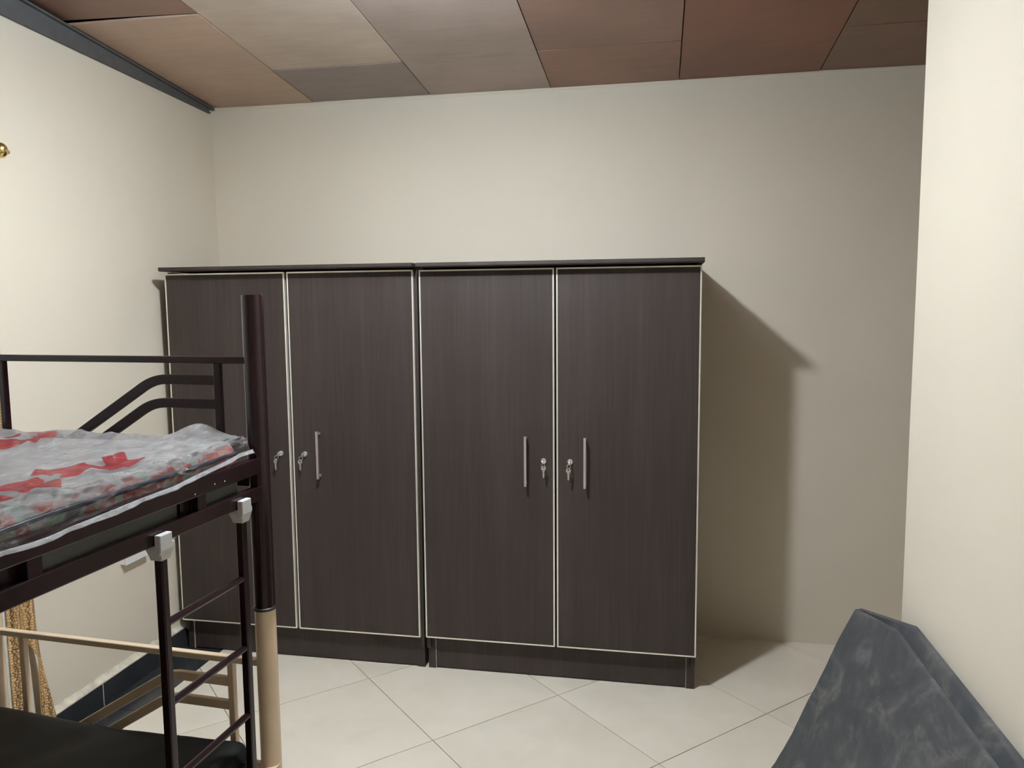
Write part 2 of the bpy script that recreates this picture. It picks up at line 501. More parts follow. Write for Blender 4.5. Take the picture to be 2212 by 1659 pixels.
# skirting on the left wall
bb = obj('baseboard_left', B(XL+0.03, BX-0.0015, Y0, YB, 0.0, 0.096), M['light_grout'])
tag(bb, 'charcoal tile skirting along the left wall with ragged plaster on top', 'baseboard', kind='structure')
prev = YB
for yy in (3.29, 2.685, 2.08, 1.485, 0.89, 0.295, -0.30, -0.9, -1.5):
    obj('skirting_tile', B(BX-0.009, BX, yy+0.0028, prev-0.0028, 0.001, 0.098), M['dark_tile'], bb, bevel=0.0012)
    prev = yy
bm = bmesh.new()
def ledge(a, b):
    yv = Y0 + (YB-Y0)*a
    k = 0.004*noise.noise(Vector((yv*9, 0, 0)))+0.003*noise.noise(Vector((yv*31, 4, 0)))
    prof = [(BX-0.001+k*0.3, 0.0975), (BX+0.0005+k*0.3, 0.102+k), (BX-0.006, 0.108+k), (xwall(.12)+0.008, 0.113+k), (xwall(.13)-0.001, 0.124+1.5*k)]
    s = b*4; i = min(3, int(s)); fr = s-i
    return Vector((prof[i][0]*(1-fr)+prof[i+1][0]*fr, yv, prof[i][1]*(1-fr)+prof[i+1][1]*fr))
grid(bm, 260, 8, ledge)
obj('plaster_ledge', bm, M['plaster_raw'], bb, smooth=True)

# ceiling: dark void board with separate varnished panels below it
bm = bmesh.new()
cv = [bm.verts.new((x, y, zc(y)+dz)) for x, y, dz in ((XL-0.12, Y0-0.12, .03), (XA+.12, Y0-0.12, .03), (XA+.12, YB+.12, .03), (XL-0.12, YB+.12, .03), (XL-0.12, Y0-0.12, .09), (XA+.12, Y0-0.12, .09), (XA+.12, YB+.12, .09), (XL-0.12, YB+.12, .09))]
for f in ((3, 2, 1, 0), (4, 5, 6, 7), (0, 1, 5, 4), (1, 2, 6, 5), (2, 3, 7, 6), (3, 0, 4, 7)): bm.faces.new([cv[i] for i in f])
ceil = obj('ceiling', bm, M['void']); tag(ceil, 'sloping ceiling of brown varnished boards', 'ceiling', kind='structure')
CX = [XL-0.03, -1.747, -1.127, -0.524, 0.080, 0.702, 1.31, XA+0.02]
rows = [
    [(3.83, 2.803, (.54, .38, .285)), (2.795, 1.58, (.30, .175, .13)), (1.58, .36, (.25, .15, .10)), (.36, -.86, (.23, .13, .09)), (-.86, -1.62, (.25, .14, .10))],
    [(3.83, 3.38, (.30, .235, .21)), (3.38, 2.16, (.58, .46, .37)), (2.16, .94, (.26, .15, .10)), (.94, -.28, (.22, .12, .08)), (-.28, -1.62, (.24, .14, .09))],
    [(3.83, 2.61, (.42, .32, .27)), (2.61, 1.39, (.40, .30, .25)), (1.39, .17, (.23, .13, .09)), (.17, -1.62, (.22, .12, .08))],  # first two boards lightened and greyed: lamp glow put into their colour
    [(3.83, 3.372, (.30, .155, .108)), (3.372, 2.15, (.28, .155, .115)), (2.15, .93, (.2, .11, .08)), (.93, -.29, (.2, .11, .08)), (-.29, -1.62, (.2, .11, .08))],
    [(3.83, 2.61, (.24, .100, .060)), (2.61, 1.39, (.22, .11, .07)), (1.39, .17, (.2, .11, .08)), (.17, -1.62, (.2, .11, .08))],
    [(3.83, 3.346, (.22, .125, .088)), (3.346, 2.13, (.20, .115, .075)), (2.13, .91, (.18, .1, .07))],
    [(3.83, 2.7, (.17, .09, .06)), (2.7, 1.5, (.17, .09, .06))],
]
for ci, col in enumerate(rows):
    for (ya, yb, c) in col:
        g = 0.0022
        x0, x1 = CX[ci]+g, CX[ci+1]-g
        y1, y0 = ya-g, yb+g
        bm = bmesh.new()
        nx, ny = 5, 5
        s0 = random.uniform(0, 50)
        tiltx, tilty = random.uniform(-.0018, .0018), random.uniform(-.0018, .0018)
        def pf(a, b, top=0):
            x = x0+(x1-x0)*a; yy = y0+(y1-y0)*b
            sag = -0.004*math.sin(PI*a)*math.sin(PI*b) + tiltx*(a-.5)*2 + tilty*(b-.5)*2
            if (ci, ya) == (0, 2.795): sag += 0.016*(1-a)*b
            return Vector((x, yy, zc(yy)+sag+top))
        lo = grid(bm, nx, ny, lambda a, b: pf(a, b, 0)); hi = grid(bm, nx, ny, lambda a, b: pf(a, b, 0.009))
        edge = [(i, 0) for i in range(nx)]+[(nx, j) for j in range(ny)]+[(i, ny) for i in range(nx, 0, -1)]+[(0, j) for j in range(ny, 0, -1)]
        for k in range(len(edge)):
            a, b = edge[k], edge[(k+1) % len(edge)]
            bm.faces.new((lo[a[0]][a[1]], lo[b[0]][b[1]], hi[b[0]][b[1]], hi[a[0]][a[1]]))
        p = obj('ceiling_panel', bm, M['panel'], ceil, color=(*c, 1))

bm = bmesh.new()
def fringe(a, b):
    x = XL+0.02+(XA-XL-0.04)*a
    k = 0.5+0.5*noise.noise(Vector((x*3.1, 7, 0)))+0.35*noise.noise(Vector((x*14, 3, 0)))
    t = [0.0, 0.35, 0.8, 1.0][int(round(b*3))]
    return Vector((x, YB-0.0005-0.0075*math.sin(t*PI)**0.5*max(0.15, k) if t < 1 else YB-0.003, ZC-0.002-(0.006+0.016*max(0, k))*(1-t)))
grid(bm, 420, 3, fringe)
obj('plaster_fringe', bm, WALL, bpy.data.objects['wall_back'], smooth=True)

# steel member along the top of the left wall
beam = empty('steel_beam', (XL, YB-0.06, zbeam(YB)))
tag(beam, 'dark grey steel beam running along the top of the left wall', 'beam')
def sloped(x0, x1, ya, yb, zlo, zhi):
    bm = bmesh.new(); O = Vector(beam.location)
    v = [bm.verts.new(Vector(c)-O) for c in ((x0, ya, zlo(ya)), (x1, ya, zlo(ya)), (x1, yb, zlo(yb)), (x0, yb, zlo(yb)), (x0, ya, zhi(ya)), (x1, ya, zhi(ya)), (x1, yb, zhi(yb)), (x0, yb, zhi(yb)))]
    for f in ((3, 2, 1, 0), (4, 5, 6, 7), (0, 1, 5, 4), (1, 2, 6, 5), (2, 3, 7, 6), (3, 0, 4, 7)): bm.faces.new([v[i] for i in f])
    return bm
obj('web', sloped(XL-0.03, XL+0.010, Y0+0.01, YB-0.035, zbeam, lambda y: zc(y)-0.006), M['beam'], beam, bevel=0.0015)
obj('upper_flange', sloped(XL+0.010, XL+0.026, Y0+0.01, YB-0.012, lambda y: zc(y)-0.014, lambda y: zc(y)-0.006), M['beam'], beam)
obj('lower_flange', sloped(XL+0.008, XL+0.014, Y0+0.01, YB-0.03, lambda y: zbeam(y)-0.001, lambda y: zbeam(y)+0.006), M['beam'], beam)

# ceiling lamp (just above the picture)
lamp = empty('ceiling_lamp', LAMP_POS); tag(lamp, 'round white lit ceiling lamp above the room', 'lamp')
zt = zc(LAMP_POS[1])-LAMP_POS[2]
R_ = LAMP_RADIUS
obj('lamp_base', lathe(bmesh.new(), [(0.045, zt-0.003), (0.045, zt-0.02), (0.020, zt-0.024), (0.020, 0.026), (0.019, 0.0245)], 28), M['white_plastic'], lamp)
obj('added_uplight_ring', lathe(bmesh.new(), [(R_*0.98, 0.0215), (R_*0.70, 0.0235), (0.0205, 0.0235)], 32), M['added_uplight'], lamp)  # made-up emissive ring, added to throw bluish light up onto the ceiling
obj('diffuser', lathe(bmesh.new(), [(R_, 0.021), (R_, LAMP_RIM), (R_*0.94, 0.0), (0.002, -0.002)], 32), M['led'], lamp)

# ------------------------------------------------------------------ wardrobes
YF = 3.2157            # front face of the doors
def wardrobe(x0, x1, doors, slab, label):
    cx = (x0+x1)/2
    w = empty('wardrobe', (cx, YF+0.3, 0)); tag(w, label, 'wardrobe', 'two-door wardrobes along the back wall')
    def L(bm):
        bmesh.ops.translate(bm, verts=bm.verts[:], vec=(-cx, -(YF+0.3), 0)); return bm
    yb0, yb1 = YF+0.020, YB-0.012
    for a, b in ((x0, x0+0.018), (x1-0.018, x1)):
        obj('side_panel', L(B(a, b, yb0+0.001, yb1, 0.10, 1.811)), M['wenge'], w)
    obj('back_panel', L(B(x0+0.018, x1-0.018, yb1-0.006, yb1, 0.10, 1.811)), M['inside'], w)
    obj('bottom_panel', L(B(x0+0.018, x1-0.018, yb0+0.01, yb1-0.006, 0.14, 0.158)), M['inside'], w)
    obj('divider', L(B(cx-0.009, cx+0.009, yb0+0.01, yb1-0.006, 0.158, 1.806)), M['inside'], w)
    s0, s1, sz0, sz1 = slab
    bm = bmesh.new()
    secs = [(3.160, sz0+0.004), (3.165, sz0), (yb1, sz0), (yb1, sz1), (3.160, sz1)]
    ra = [bm.verts.new((s0, y, z)) for y, z in secs]; rb = [bm.verts.new((s1, y, z)) for y, z in secs]
    bm.faces.new(ra); bm.faces.new(rb[::-1])
    for i in range(5): bm.faces.new((ra[i], ra[(i+1) % 5], rb[(i+1) % 5], rb[i]))
    obj('top_slab', L(bm), M['wenge'], w, bevel=0.0015)
    # plinth
    YL = 3.250
    for a, b in ((x0+0.002, x0+0.038), (x1-0.038, x1-0.002)):
        obj('leg', L(B(a, b, YL, YL+0.05, 0.0, 0.139)), M['wenge'], w, bevel=0.0012)
    for a, b in ((x0+0.002, x0+0.038), (x1-0.038, x1-0.002)):
        obj('leg', L(B(a, b, yb1-0.05, yb1, 0.0, 0.10)), M['wenge'], w, bevel=0.0012)
    obj('kick_board', L(B(x0+0.038, x1-0.038, YL+0.004, YL+0.020, 0.006, 0.139)), M['wenge'], w)
    for (a, b, za, zb, hx, lx) in doors:
        d = obj('door', L(B(a+0.0065, b-0.0065, YF+0.001, YF+0.018, za+0.0065, zb-0.0065)), M['wenge'], w)
        bm = bmesh.new(); tw = 0.0065
        for q in ((a, a+tw, za, zb), (b-tw, b, za, zb), (a+tw, b-tw, za, za+tw), (a+tw, b-tw, zb-tw, zb)):
            box(bm, q[0], q[1], YF-0.0005, YF+0.018, q[2], q[3])
        bmesh.ops.bevel(bm, geom=[e for e in bm.edges], offset=0.0013, segments=2, affect='EDGES')
        obj('edge_trim', L(bm), M['trim'], d)
        # handle: flat bar on two posts
        h0, h1 = 0.876, 1.092
        hd = B(hx-0.005, hx+0.005, YF-0.034, YF-0.026, h0, h1)
        for hz in (h0+0.012, h1-0.012): box(hd, hx-0.004, hx+0.004, YF-0.027, YF+0.001, hz-0.005, hz+0.005)
        obj('handle', L(hd), M['handle'], d)
        # cam lock
        lk = lathe(bmesh.new(), [(0.0125, 0.0), (0.0125, -0.004), (0.0105, -0.0075), (0.0075, -0.008), (0.0072, -0.006), (0.0005, -0.006)], 24, (lx, YF+0.0005, 0.983), 'Y')
        obj('lock', L(lk), M['chrome'], d, smooth=False)
    return w

def key_bow(bm, c, rot, blade=0.028):
    """a small key: ring-shaped bow, tapering neck and blade, in the local XZ plane"""
    Rm = Matrix.Rotation(rot, 3, 'Z')
    th = 0.0011
    def P(x, z, s): return Vector(c)+Rm @ Vector((x, s*th, z))
    n = 18; ro, ri = 0.0105, 0.0036
    oz = 0.004
    outer = [(ro*math.sin(2*PI*i/n), ro*math.cos(2*PI*i/n)) for i in range(n)]
    inner = [(ri*math.sin(2*PI*i/n), ri*math.cos(2*PI*i/n)+oz) for i in range(n)]
    V = {}
    for s in (-1, 1):
        V['o', s] = [bm.verts.new(P(x, z, s)) for x, z in outer]; V['i', s] = [bm.verts.new(P(x, z, s)) for x, z in inner]
    for i in range(n):
        j = (i+1) % n
        for s in (-1, 1): bm.faces.new((V['o', s][i], V['o', s][j], V['i', s][j], V['i', s][i]))
        bm.faces.new((V['o', -1][i], V['o', -1][j], V['o', 1][j], V['o', 1][i]))
        bm.faces.new((V['i', -1][i], V['i', -1][j], V['i', 1][j], V['i', 1][i]))
    prof = [(-.0062, -.0080), (-.0036, -.0165), (-.0034, -.0105-blade), (0, -.0135-blade), (.0030, -.0110-blade), (.0022, -.0225-blade*.6), (.0034, -.0205-blade*.5), (.0036, -.0165), (.0062, -.0080)]
    a = [bm.verts.new(P(x, z, -1)) for x, z in prof]; b = [bm.verts.new(P(x, z, 1)) for x, z in prof]
    bm.faces.new(a); bm.faces.new(b[::-1])
    for i in range(len(prof)): bm.faces.new((a[i], a[(i+1) % len(prof)], b[(i+1) % len(prof)], b[i]))

def keys(lx, dx, rot, drop, label):
    k = empty('wardrobe_keys', (lx, YF-0.006, 0.983)); tag(k, label, 'keys', 'small keys left in the wardrobe locks')
    # key in the lock: shaft, then bow seen nearly edge on
    bm = bmesh.new()
    box(bm, -0.001, 0.001, -0.012, 0.0035, -0.0035, 0.0035)
    n = 16
    for s in (0,):
        a = [bm.verts.new((-0.001, -0.021+0.010*math.cos(2*PI*i/n), 0.010*math.sin(2*PI*i/n))) for i in range(n)]
        b = [bm.verts.new((0.001, -0.021+0.010*math.cos(2*PI*i/n), 0.010*math.sin(2*PI*i/n))) for i in range(n)]
        bm.faces.new(a); bm.faces.new(b[::-1])
        for i in range(n): bm.faces.new((a[i], a[(i+1) % n], b[(i+1) % n], b[i]))
    obj('lock_key', bm, M['keymetal'], k)
    obj('key_ring', torus(bmesh.new(), 0.0085, 0.0009, (dx*0.6, -0.026, -0.0135), 20, 8, 'Y', Matrix.Rotation(0.5, 3, 'Z')), M['chrome'], k, smooth=True)
    bm = bmesh.new(); key_bow(bm, (dx, -0.0265, drop), rot)
    obj('spare_key', bm, M['keymetal'], k)

def leg_edge(w, x, wd, mat):
    c = w.location
    obj('leg_edge', B(x-wd/2-c.x, x+wd/2-c.x, 3.2496-c.y, 3.251-c.y, 0.002, 0.138), mat, w)
M['raw_edge'] = simple('pale_raw_board_edge', (0.45, 0.40, 0.36), 0.6, mott=0.35, scale=40)
wl = wardrobe(-2.236, -1.034, [(-2.2385, -1.646, 0.154, 1.804, -1.755, -1.692), (-1.6345, -1.0466, 0.154, 1.804, -1.5015, -1.574)], (-2.2305, -1.0325, 1.813, 1.831), 'dark wenge wardrobe in the left corner, partly hidden by the bunk bed')
wr = wardrobe(-1.0215, 0.1665, [(-1.0198, -0.4325, 0.157, 1.802, -0.554, -0.479), (-0.4236, 0.1682, 0.157, 1.802, -0.3005, -0.365)], (-1.0165, 0.1755, 1.811, 1.830), 'dark wenge wardrobe on the right with both door handles in full view')
leg_edge(wl, -2.2005, 0.006, M['raw_edge'])
leg_edge(wr, -0.9835, 0.003, M['raw_edge'])
leg_edge(wr, 0.1290, 0.002, M['raw_edge'])
keys(-1.692, -0.012, 1.35, -0.030, 'keys hanging from the lock on the door beside the bed post')
keys(-1.574, -0.010, 0.1, -0.030, 'keys hanging from the lock left of the leftmost visible handle')
keys(-0.479, 0.004, 0.15, -0.025, 'keys hanging from the lock just left of the right wardrobe seam')
keys(-0.365, -0.004, -0.1, -0.032, 'keys hanging from the lock just right of the right wardrobe seam')

# ------------------------------------------------------------------ bunk bed (local frame: origin under the far right post)
BED = Vector((-1.066, 1.90, 0)); BR = -0.061
bed = empty('bunk_bed', BED, BR)
tag(bed, 'metal bunk bed with dark maroon upper frame and cream lower frame', 'bed')
BW, BL = 0.957, 1.93      # post spacing across and along
T = 0.019
SQ = rect(T, T, 0.003)
def tube(path, sec=SQ, up=Vector((0, 0, 1))):
    return sweep(bmesh.new(), path, sec, up)
for (px, py) in ((0, 0), (-BW, 0), (0, -BL), (-BW, -BL)):
    obj('upper_post', lathe(bmesh.new(), [(0.0270, 0.822), (0.0285, 0.823), (0.0285, 1.676), (0.0275, 1.680), (0.0005, 1.6805)], 32, (px, py, 0)), M['maroon'], bed, smooth=True).data.set_sharp_from_angle(angle=0.6)
    obj('lower_post', lathe(bmesh.new(), [(0.027, 0.012), (0.0285, 0.014), (0.0285, 0.815), (0.0265, 0.8175)], 32, (px, py, 0)), M['cream'], bed, smooth=True).data.set_sharp_from_angle(angle=0.6)
    obj('post_ring', torus(bmesh.new(), 0.0285, 0.0048, (px, py, 0.820), 32, 10), M['rubber'], bed, smooth=True)
    obj('foot_cap', lathe(bmesh.new(), [(0.030, 0.0), (0.0305, 0.002), (0.0305, 0.022), (0.0288, 0.025)], 28, (px, py, 0)), M['rubber'], bed)

def arc_path(p0, bend, p1, r, n=8):
    """polyline p0 -> bend -> p1 with a rounded corner"""
    p0, bend, p1 = Vector(p0), Vector(bend), Vector(p1)
    a = (p0-bend).normalized(); b = (p1-bend).normalized()
    s, e = bend+a*r, bend+b*r
    out = [p0]
    for i in range(n+1):
        t = i/n
        out.append(s*(1-t)**2 + bend*2*t*(1-t) + e*t*t)
    out.append(p1)
    return out

def end_frame(y, mat, zt, zb1, zb2, zlow, full=True):
    xr, xl = -0.115, -0.842
    fx = BW
    obj('end_top_rail', tube([(-0.026, y, zt), (-BW+0.026, y, zt)]), mat, bed)
    obj('end_bottom_rail', tube([(-0.026, y, zlow), (-BW+0.026, y, zlow)], rect(T, 0.03, 0.003)), mat, bed)
    for x in (xr, xl):
        obj('end_upright', tube([(x, y, zlow+0.015), (x, y, zt-T/2)], SQ, Vector((0, 1, 0))), mat, bed)
    for zb, xb, sl in ((zb1, -0.318, 0.62), (zb2, -0.325, 0.62)):
        zend = zlow+0.01
        L_ = (zb-zend)/sl
        path = arc_path((xr-T/2+0.001, y, zb), (xb, y, zb), (xb-L_, y, zend), 0.045)
        obj('diagonal_bar', sweep(bmesh.new(), path, rect(0.015, 0.027, 0.0025)), mat, bed)
for y in (0, -BL):
    end_frame(y, M['maroon'], 1.5055, 1.4505, 1.3845, 1.175)
    end_frame(y, M['cream'], 0.6575, 0.5905, 0.5205, 0.345)

# upper side frames: deep top rail, slim lower rail, short spacers
for sx, xo in ((1, 0.0), (-1, -BW)):
    a, b = (xo-0.004, xo+0.021) if sx > 0 else (xo-0.021, xo+0.004)
    obj('side_rail', B(a, b, -BL+0.024, -0.024, 1.203, 1.246), M['maroon'], bed, bevel=0.003)
    obj('lower_side_rail', B(a, b, -BL+0.024, -0.024, 1.131, 1.168), M['maroon'], bed, bevel=0.003)
    for yc in (-0.272, -0.744, -1.216, -1.66):
        obj('spacer', B(a+0.004, b-0.003, yc-0.016, yc+0.016, 1.169, 1.204), M['maroon'], bed)
        obj('slat_bracket', B(a-0.012 if sx > 0 else b, a+0.001 if sx > 0 else b+0.012, yc-0.052, yc-0.014, 1.160, 1.206), M['maroon'], bed)
    # corner plates and the hook tongues that drop into the post
    for py in (-0.028, -BL+0.028):
        obj('corner_plate', B(a+0.002, b-0.002, py-0.012, py+0.012, 1.136, 1.256), M['maroon'], bed)
        obj('hook_tongue', B(a+0.006, b-0.006, py-0.010, py+0.034, 1.254, 1.258) if py > -1 else B(a+0.006, b-0.006, py-0.034, py+0.010, 1.254, 1.258), M['maroon'], bed)
    obj('lower_bed_rail', B(a, b, -BL+0.024, -0.024, 0.318, 0.352), M['cream'], bed, bevel=0.003)
    for py, s in ((-0.026, 1), (-BL+0.026, -1)):
        bm = B(a+0.002, b-0.002, py-0.014, py+0.014, 0.300, 0.362)
        box(bm, a+0.006, b+0.008, py-0.010, py+0.030*s if s > 0 else py+0.010, 0.362, 0.366) if s > 0 else box(bm, a+0.006, b+0.008, py-0.030, py+0.010, 0.362, 0.366)
        obj('lower_corner_plate', bm, M['cream'], bed)
for k in range(9):
    yc = -0.12-k*0.21
    obj('upper_slat', B(-BW+0.004, -0.004, yc-0.03, yc+0.03, 1.136, 1.150), M['maroon'], bed)
    obj('lower_slat', B(-BW+0.004, -0.004, yc-0.03, yc+0.03, 0.322, 0.336), M['cream'], bed)
# bolts on the side rail
for (yb, zb_) in ((-0.300, 1.2120), (-0.225, 1.2195), (-0.185, 1.2175)):
    obj('rivet', lathe(bmesh.new(), [(0.0022, 0.0), (0.0022, 0.001), (0.0010, 0.0018)], 10, (0.0205, yb, zb_), 'X'), M['chrome'], bed)

# ------------------------------------------------------------------ ladder hooked on the lower side rail
lad = empty('bunk_ladder', BED, BR); tag(lad, 'maroon metal ladder hooked on the side of the bunk bed', 'ladder')
LX = 0.009
Ys = (-0.412, -0.107)
LT = 0.021
for ys in Ys:
    obj('stile', tube([(LX, ys, 0.368), (LX, ys, 1.110)], rect(LT, LT, 0.004), Vector((0, 1, 0))), M['maroon'], lad)
    obj('stile_foot', B(LX-0.013, LX+0.013, ys-0.013, ys+0.013, 0.353, 0.372), M['rubber'], lad)
    # hook: tapered socket under the rail and a block in front of it
    bm = bmesh.new()
    secs = [(1.092, 0.0145, 0.0155), (1.101, 0.0165, 0.0170), (1.118, 0.0200, 0.0230), (1.1300, 0.0200, 0.0230)]
    rings = []
    for z, hx, hy in secs:
        rings.append([bm.verts.new((LX+x_*hx, ys+y_*hy, z)) for x_, y_ in ((-1, -1), (1, -1), (1, 1), (-1, 1))])
    for i in range(3):
        for j in range(4): bm.faces.new((rings[i][j], rings[i][(j+1) % 4], rings[i+1][(j+1) % 4], rings[i+1][j]))
    bm.faces.new(rings[0][::-1]); bm.faces.new(rings[-1])
    hk = obj('ladder_hook', bm, M['grey_plastic'], lad, bevel=0.002)
    bm = bmesh.new()
    yc = ys-0.014
    prof5 = ((0.0225, 1.110), (0.033, 1.110), (0.038, 1.119), (0.038, 1.156), (0.0225, 1.156))
    v = [bm.verts.new((x_, yc-0.020, z_)) for x_, z_ in prof5]+[bm.verts.new((x_, yc+0.020, z_)) for x_, z_ in prof5]
    bm.faces.new(v[:5]); bm.faces.new(v[5:][::-1])
    for i in range(5): bm.faces.new((v[i], v[(i+1) % 5], v[5+(i+1) % 5], v[5+i]))
    obj('hook_block', bm, M['grey_plastic'], hk, bevel=0.0022)
for z in (0.941, 0.753, 0.567, 0.400):
    obj('rung', sweep(bmesh.new(), [(LX, Ys[0]+LT/2-0.002, z), (LX, Ys[1]-LT/2+0.002, z)], circ(0.0092, 14)), M['maroon'], lad, smooth=True).data.set_sharp_from_angle(angle=0.8)

# ------------------------------------------------------------------ mattresses
def soft_box(x0, x1, y0, y1, z0, z1, r, nx=40, ny=70, nzz=8, bulge=None):
    """closed rounded slab as one surface: superellipse-like profile around the rim"""
    bm = bmesh.new()
    def layer(t):
        # t 0..1 goes from bottom centre rim up the side to top centre rim
        pass
    top = {}; bot = {}
    def wob(x, y): return bulge(x, y) if bulge else 0.0
    def rim(x, y):
        d = min(x-x0, x1-x, y-y0, y1-y)
        if d >= r: return 0.0
        k = 1-d/r
        return r*(1-math.sqrt(max(0, 1-k*k)))
    def warp(i, n):
        t = i/n
        return t+0.06*math.sin(2*PI*t)*-1
    def pt(i, j, up):
        a, b = warp(i, nx), warp(j, ny)
        x, y = x0+(x1-x0)*a, y0+(y1-y0)*b
        # round the plan corners
        cr = 0.05
        dx = max(0, (x0+cr)-x, x-(x1-cr)); dy = max(0, (y0+cr)-y, y-(y1-cr))
        if dx > 0 and dy > 0:
            l = math.hypot(dx, dy); m = max(dx, dy); s = m/l
            x += (dx*s-dx)*(1 if x > (x0+x1)/2 else -1); y += (dy*s-dy)*(1 if y > (y0+y1)/2 else -1)
        h = rim(x0+(x1-x0)*a, y0+(y1-y0)*b)
        return Vector((x, y, (z1+wob(x, y)-h) if up else (z0+0.25*h)))
    T_ = [[bm.verts.new(pt(i, j, True)) for j in range(ny+1)] for i in range(nx+1)]
    Bt = [[bm.verts.new(pt(i, j, False)) for j in range(ny+1)] for i in range(nx+1)]
    for i in range(nx):
        for j in range(ny):
            bm.faces.new((T_[i][j], T_[i+1][j], T_[i+1][j+1], T_[i][j+1]))
            bm.faces.new((Bt[i][j], Bt[i][j+1], Bt[i+1][j+1], Bt[i+1][j]))
    edge = [(i, 0) for i in range(nx)]+[(nx, j) for j in range(ny)]+[(i, ny) for i in range(nx, 0, -1)]+[(0, j) for j in range(ny, 0, -1)]
    for k in range(len(edge)):
        a, b = edge[k], edge[(k+1) % len(edge)]
        bm.faces.new((Bt[a[0]][a[1]], Bt[b[0]][b[1]], T_[b[0]][b[1]], T_[a[0]][a[1]]))
    return bm, edge, pt

# lower: black leatherette
lm = empty('black_mattress', BED, BR); tag(lm, 'black leatherette mattress on the lower bunk', 'mattress')
def lw(x, y): return 0.008*math.sin(5.2*x+0.6)+0.006*fbm((x*3, y*3, 1.0))-0.012*math.exp(-((x-0.55*y+0.42)/0.05)**2)*0.4
bm, edge, pt = soft_box(-BW+0.025, -0.012, -BL+0.04, -0.046, 0.337, 0.458, 0.045, bulge=lw)
obj('mattress_body', bm, M['black'], lm, smooth=True)
bm = bmesh.new()
loop = [pt(i, j, True) for i, j in edge]
loop = [Vector((p.x, p.y, p.z+0.003)) for p in loop]
loop.append(loop[0])
sweep(bm, loop[::2]+[loop[-1]], circ(0.0035, 8))
obj('welt', bm, M['black'], lm, smooth=True)

# upper: floral mattress in printed plastic
um = empty('wrapped_mattress', BED, BR); tag(um, 'floral mattress still wrapped in clear plastic with red print on the upper bunk', 'mattress')
def uw(x, y): return 0.006*math.sin(4.5*x+1.0)*math.cos(3.1*y)+0.006*fbm((x*2.5, y*2.5, 3.0))
MX0, MX1, MY0, MY1, MZ0, MZ1 = -BW+0.020, -0.012, -BL+0.05, -0.050, 1.151, 1.294
bm, edge, pt = soft_box(MX0, MX1, MY0, MY1, MZ0, MZ1, 0.035, bulge=uw)
obj('mattress_body', bm, M['mattress'], um, smooth=True)
loop = [pt(i, j, True)+Vector((0, 0, 0.004)) for i, j in edge]
bm = bmesh.new(); sweep(bm, loop[::2]+[loop[0]], circ(0.0060, 8)); obj('piping', bm, M['piping'], um, smooth=True)

# outlines of the red print on the film (bed frame, metres)
PRINT = [
    [(-0.151, -0.664), (-0.151, -0.652), (-0.158, -0.624), (-0.137, -0.591), (-0.11, -0.596), (-0.082, -0.626), (-0.089, -0.574), (-0.029, -0.635), (-0.076, -0.647), (-0.046, -0.692), (-0.072, -0.686), (-0.127, -0.673), (-0.137, -0.677)],
    [(-0.167, -0.559), (-0.196, -0.517), (-0.171, -0.517), (-0.175, -0.498), (-0.181, -0.468), (-0.166, -0.47), (-0.117, -0.505), (-0.093, -0.51), (-0.083, -0.536), (-0.098, -0.555), (-0.124, -0.523), (-0.139, -0.536), (-0.13, -0.557)],
    [(-0.18, -0.447), (-0.182, -0.424), (-0.15, -0.441), (-0.129, -0.438), (-0.084, -0.463), (-0.095, -0.502), (-0.129, -0.488)],
    [(-0.175, -0.362), (-0.179, -0.339), (-0.091, -0.417), (-0.096, -0.428)],
    [(-0.178, -0.317), (-0.176, -0.302), (-0.076, -0.398), (-0.081, -0.412)],
    [(-0.095, -0.449), (-0.109, -0.416), (-0.099, -0.392), (-0.06, -0.421), (-0.055, -0.465)],
    [(-0.679, -0.19), (-0.629, -0.172), (-0.551, -0.217), (-0.563, -0.249), (-0.535, -0.26), (-0.528, -0.297), (-0.553, -0.303)],
    [(-0.61, -0.184), (-0.572, -0.15), (-0.534, -0.202), (-0.567, -0.198)],
    [(-0.726, -0.025), (-0.606, -0.036), (-0.62, -0.055), (-0.603, -0.097), (-0.66, -0.109), (-0.691, -0.06)],
    [(-0.59, -0.132), (-0.589, -0.079), (-0.54, -0.133), (-0.568, -0.144)],
    [(-0.672, -0.16), (-0.683, -0.148), (-0.658, -0.13), (-0.645, -0.148)],
    [(-0.086, -0.723), (-0.043, -0.727), (-0.042, -0.752), (-0.049, -0.757)],
    [(-0.088, -0.386), (-0.084, -0.339), (-0.056, -0.396), (-0.041, -0.437)],
    [(-0.14, -0.80), (-0.10, -0.76), (-0.05, -0.80), (-0.05, -0.98), (-0.14, -0.96)],
    [(-0.62, -0.40), (-0.54, -0.36), (-0.52, -0.55), (-0.60, -0.58)],
    [(-0.16, -1.10), (-0.06, -1.08), (-0.06, -1.30), (-0.15, -1.28)],
]
BBOX = [(min(p[0] for p in q)-.01, max(p[0] for p in q)+.01, min(p[1] for p in q)-.01, max(p[1] for p in q)+.01) for q in PRINT]
def print_sd(x, y):
    best = 0.01
    for q, bb_ in zip(PRINT, BBOX):
        if not (bb_[0] < x < bb_[1] and bb_[2] < y < bb_[3]): continue
        dmin = 1e9; ins = False; n = len(q)
        for i in range(n):
            ax, ay = q[i]; bx, by = q[(i+1) % n]
            vx, vy = bx-ax, by-ay
            t = max(0, min(1, ((x-ax)*vx+(y-ay)*vy)/(vx*vx+vy*vy+1e-12)))
            dmin = min(dmin, math.hypot(x-ax-t*vx, y-ay-t*vy))
            if (ay > y) != (by > y) and x < (bx-ax)*(y-ay)/(by-ay)+ax: ins = not ins
        best = min(best, -dmin if ins else dmin)
    return best

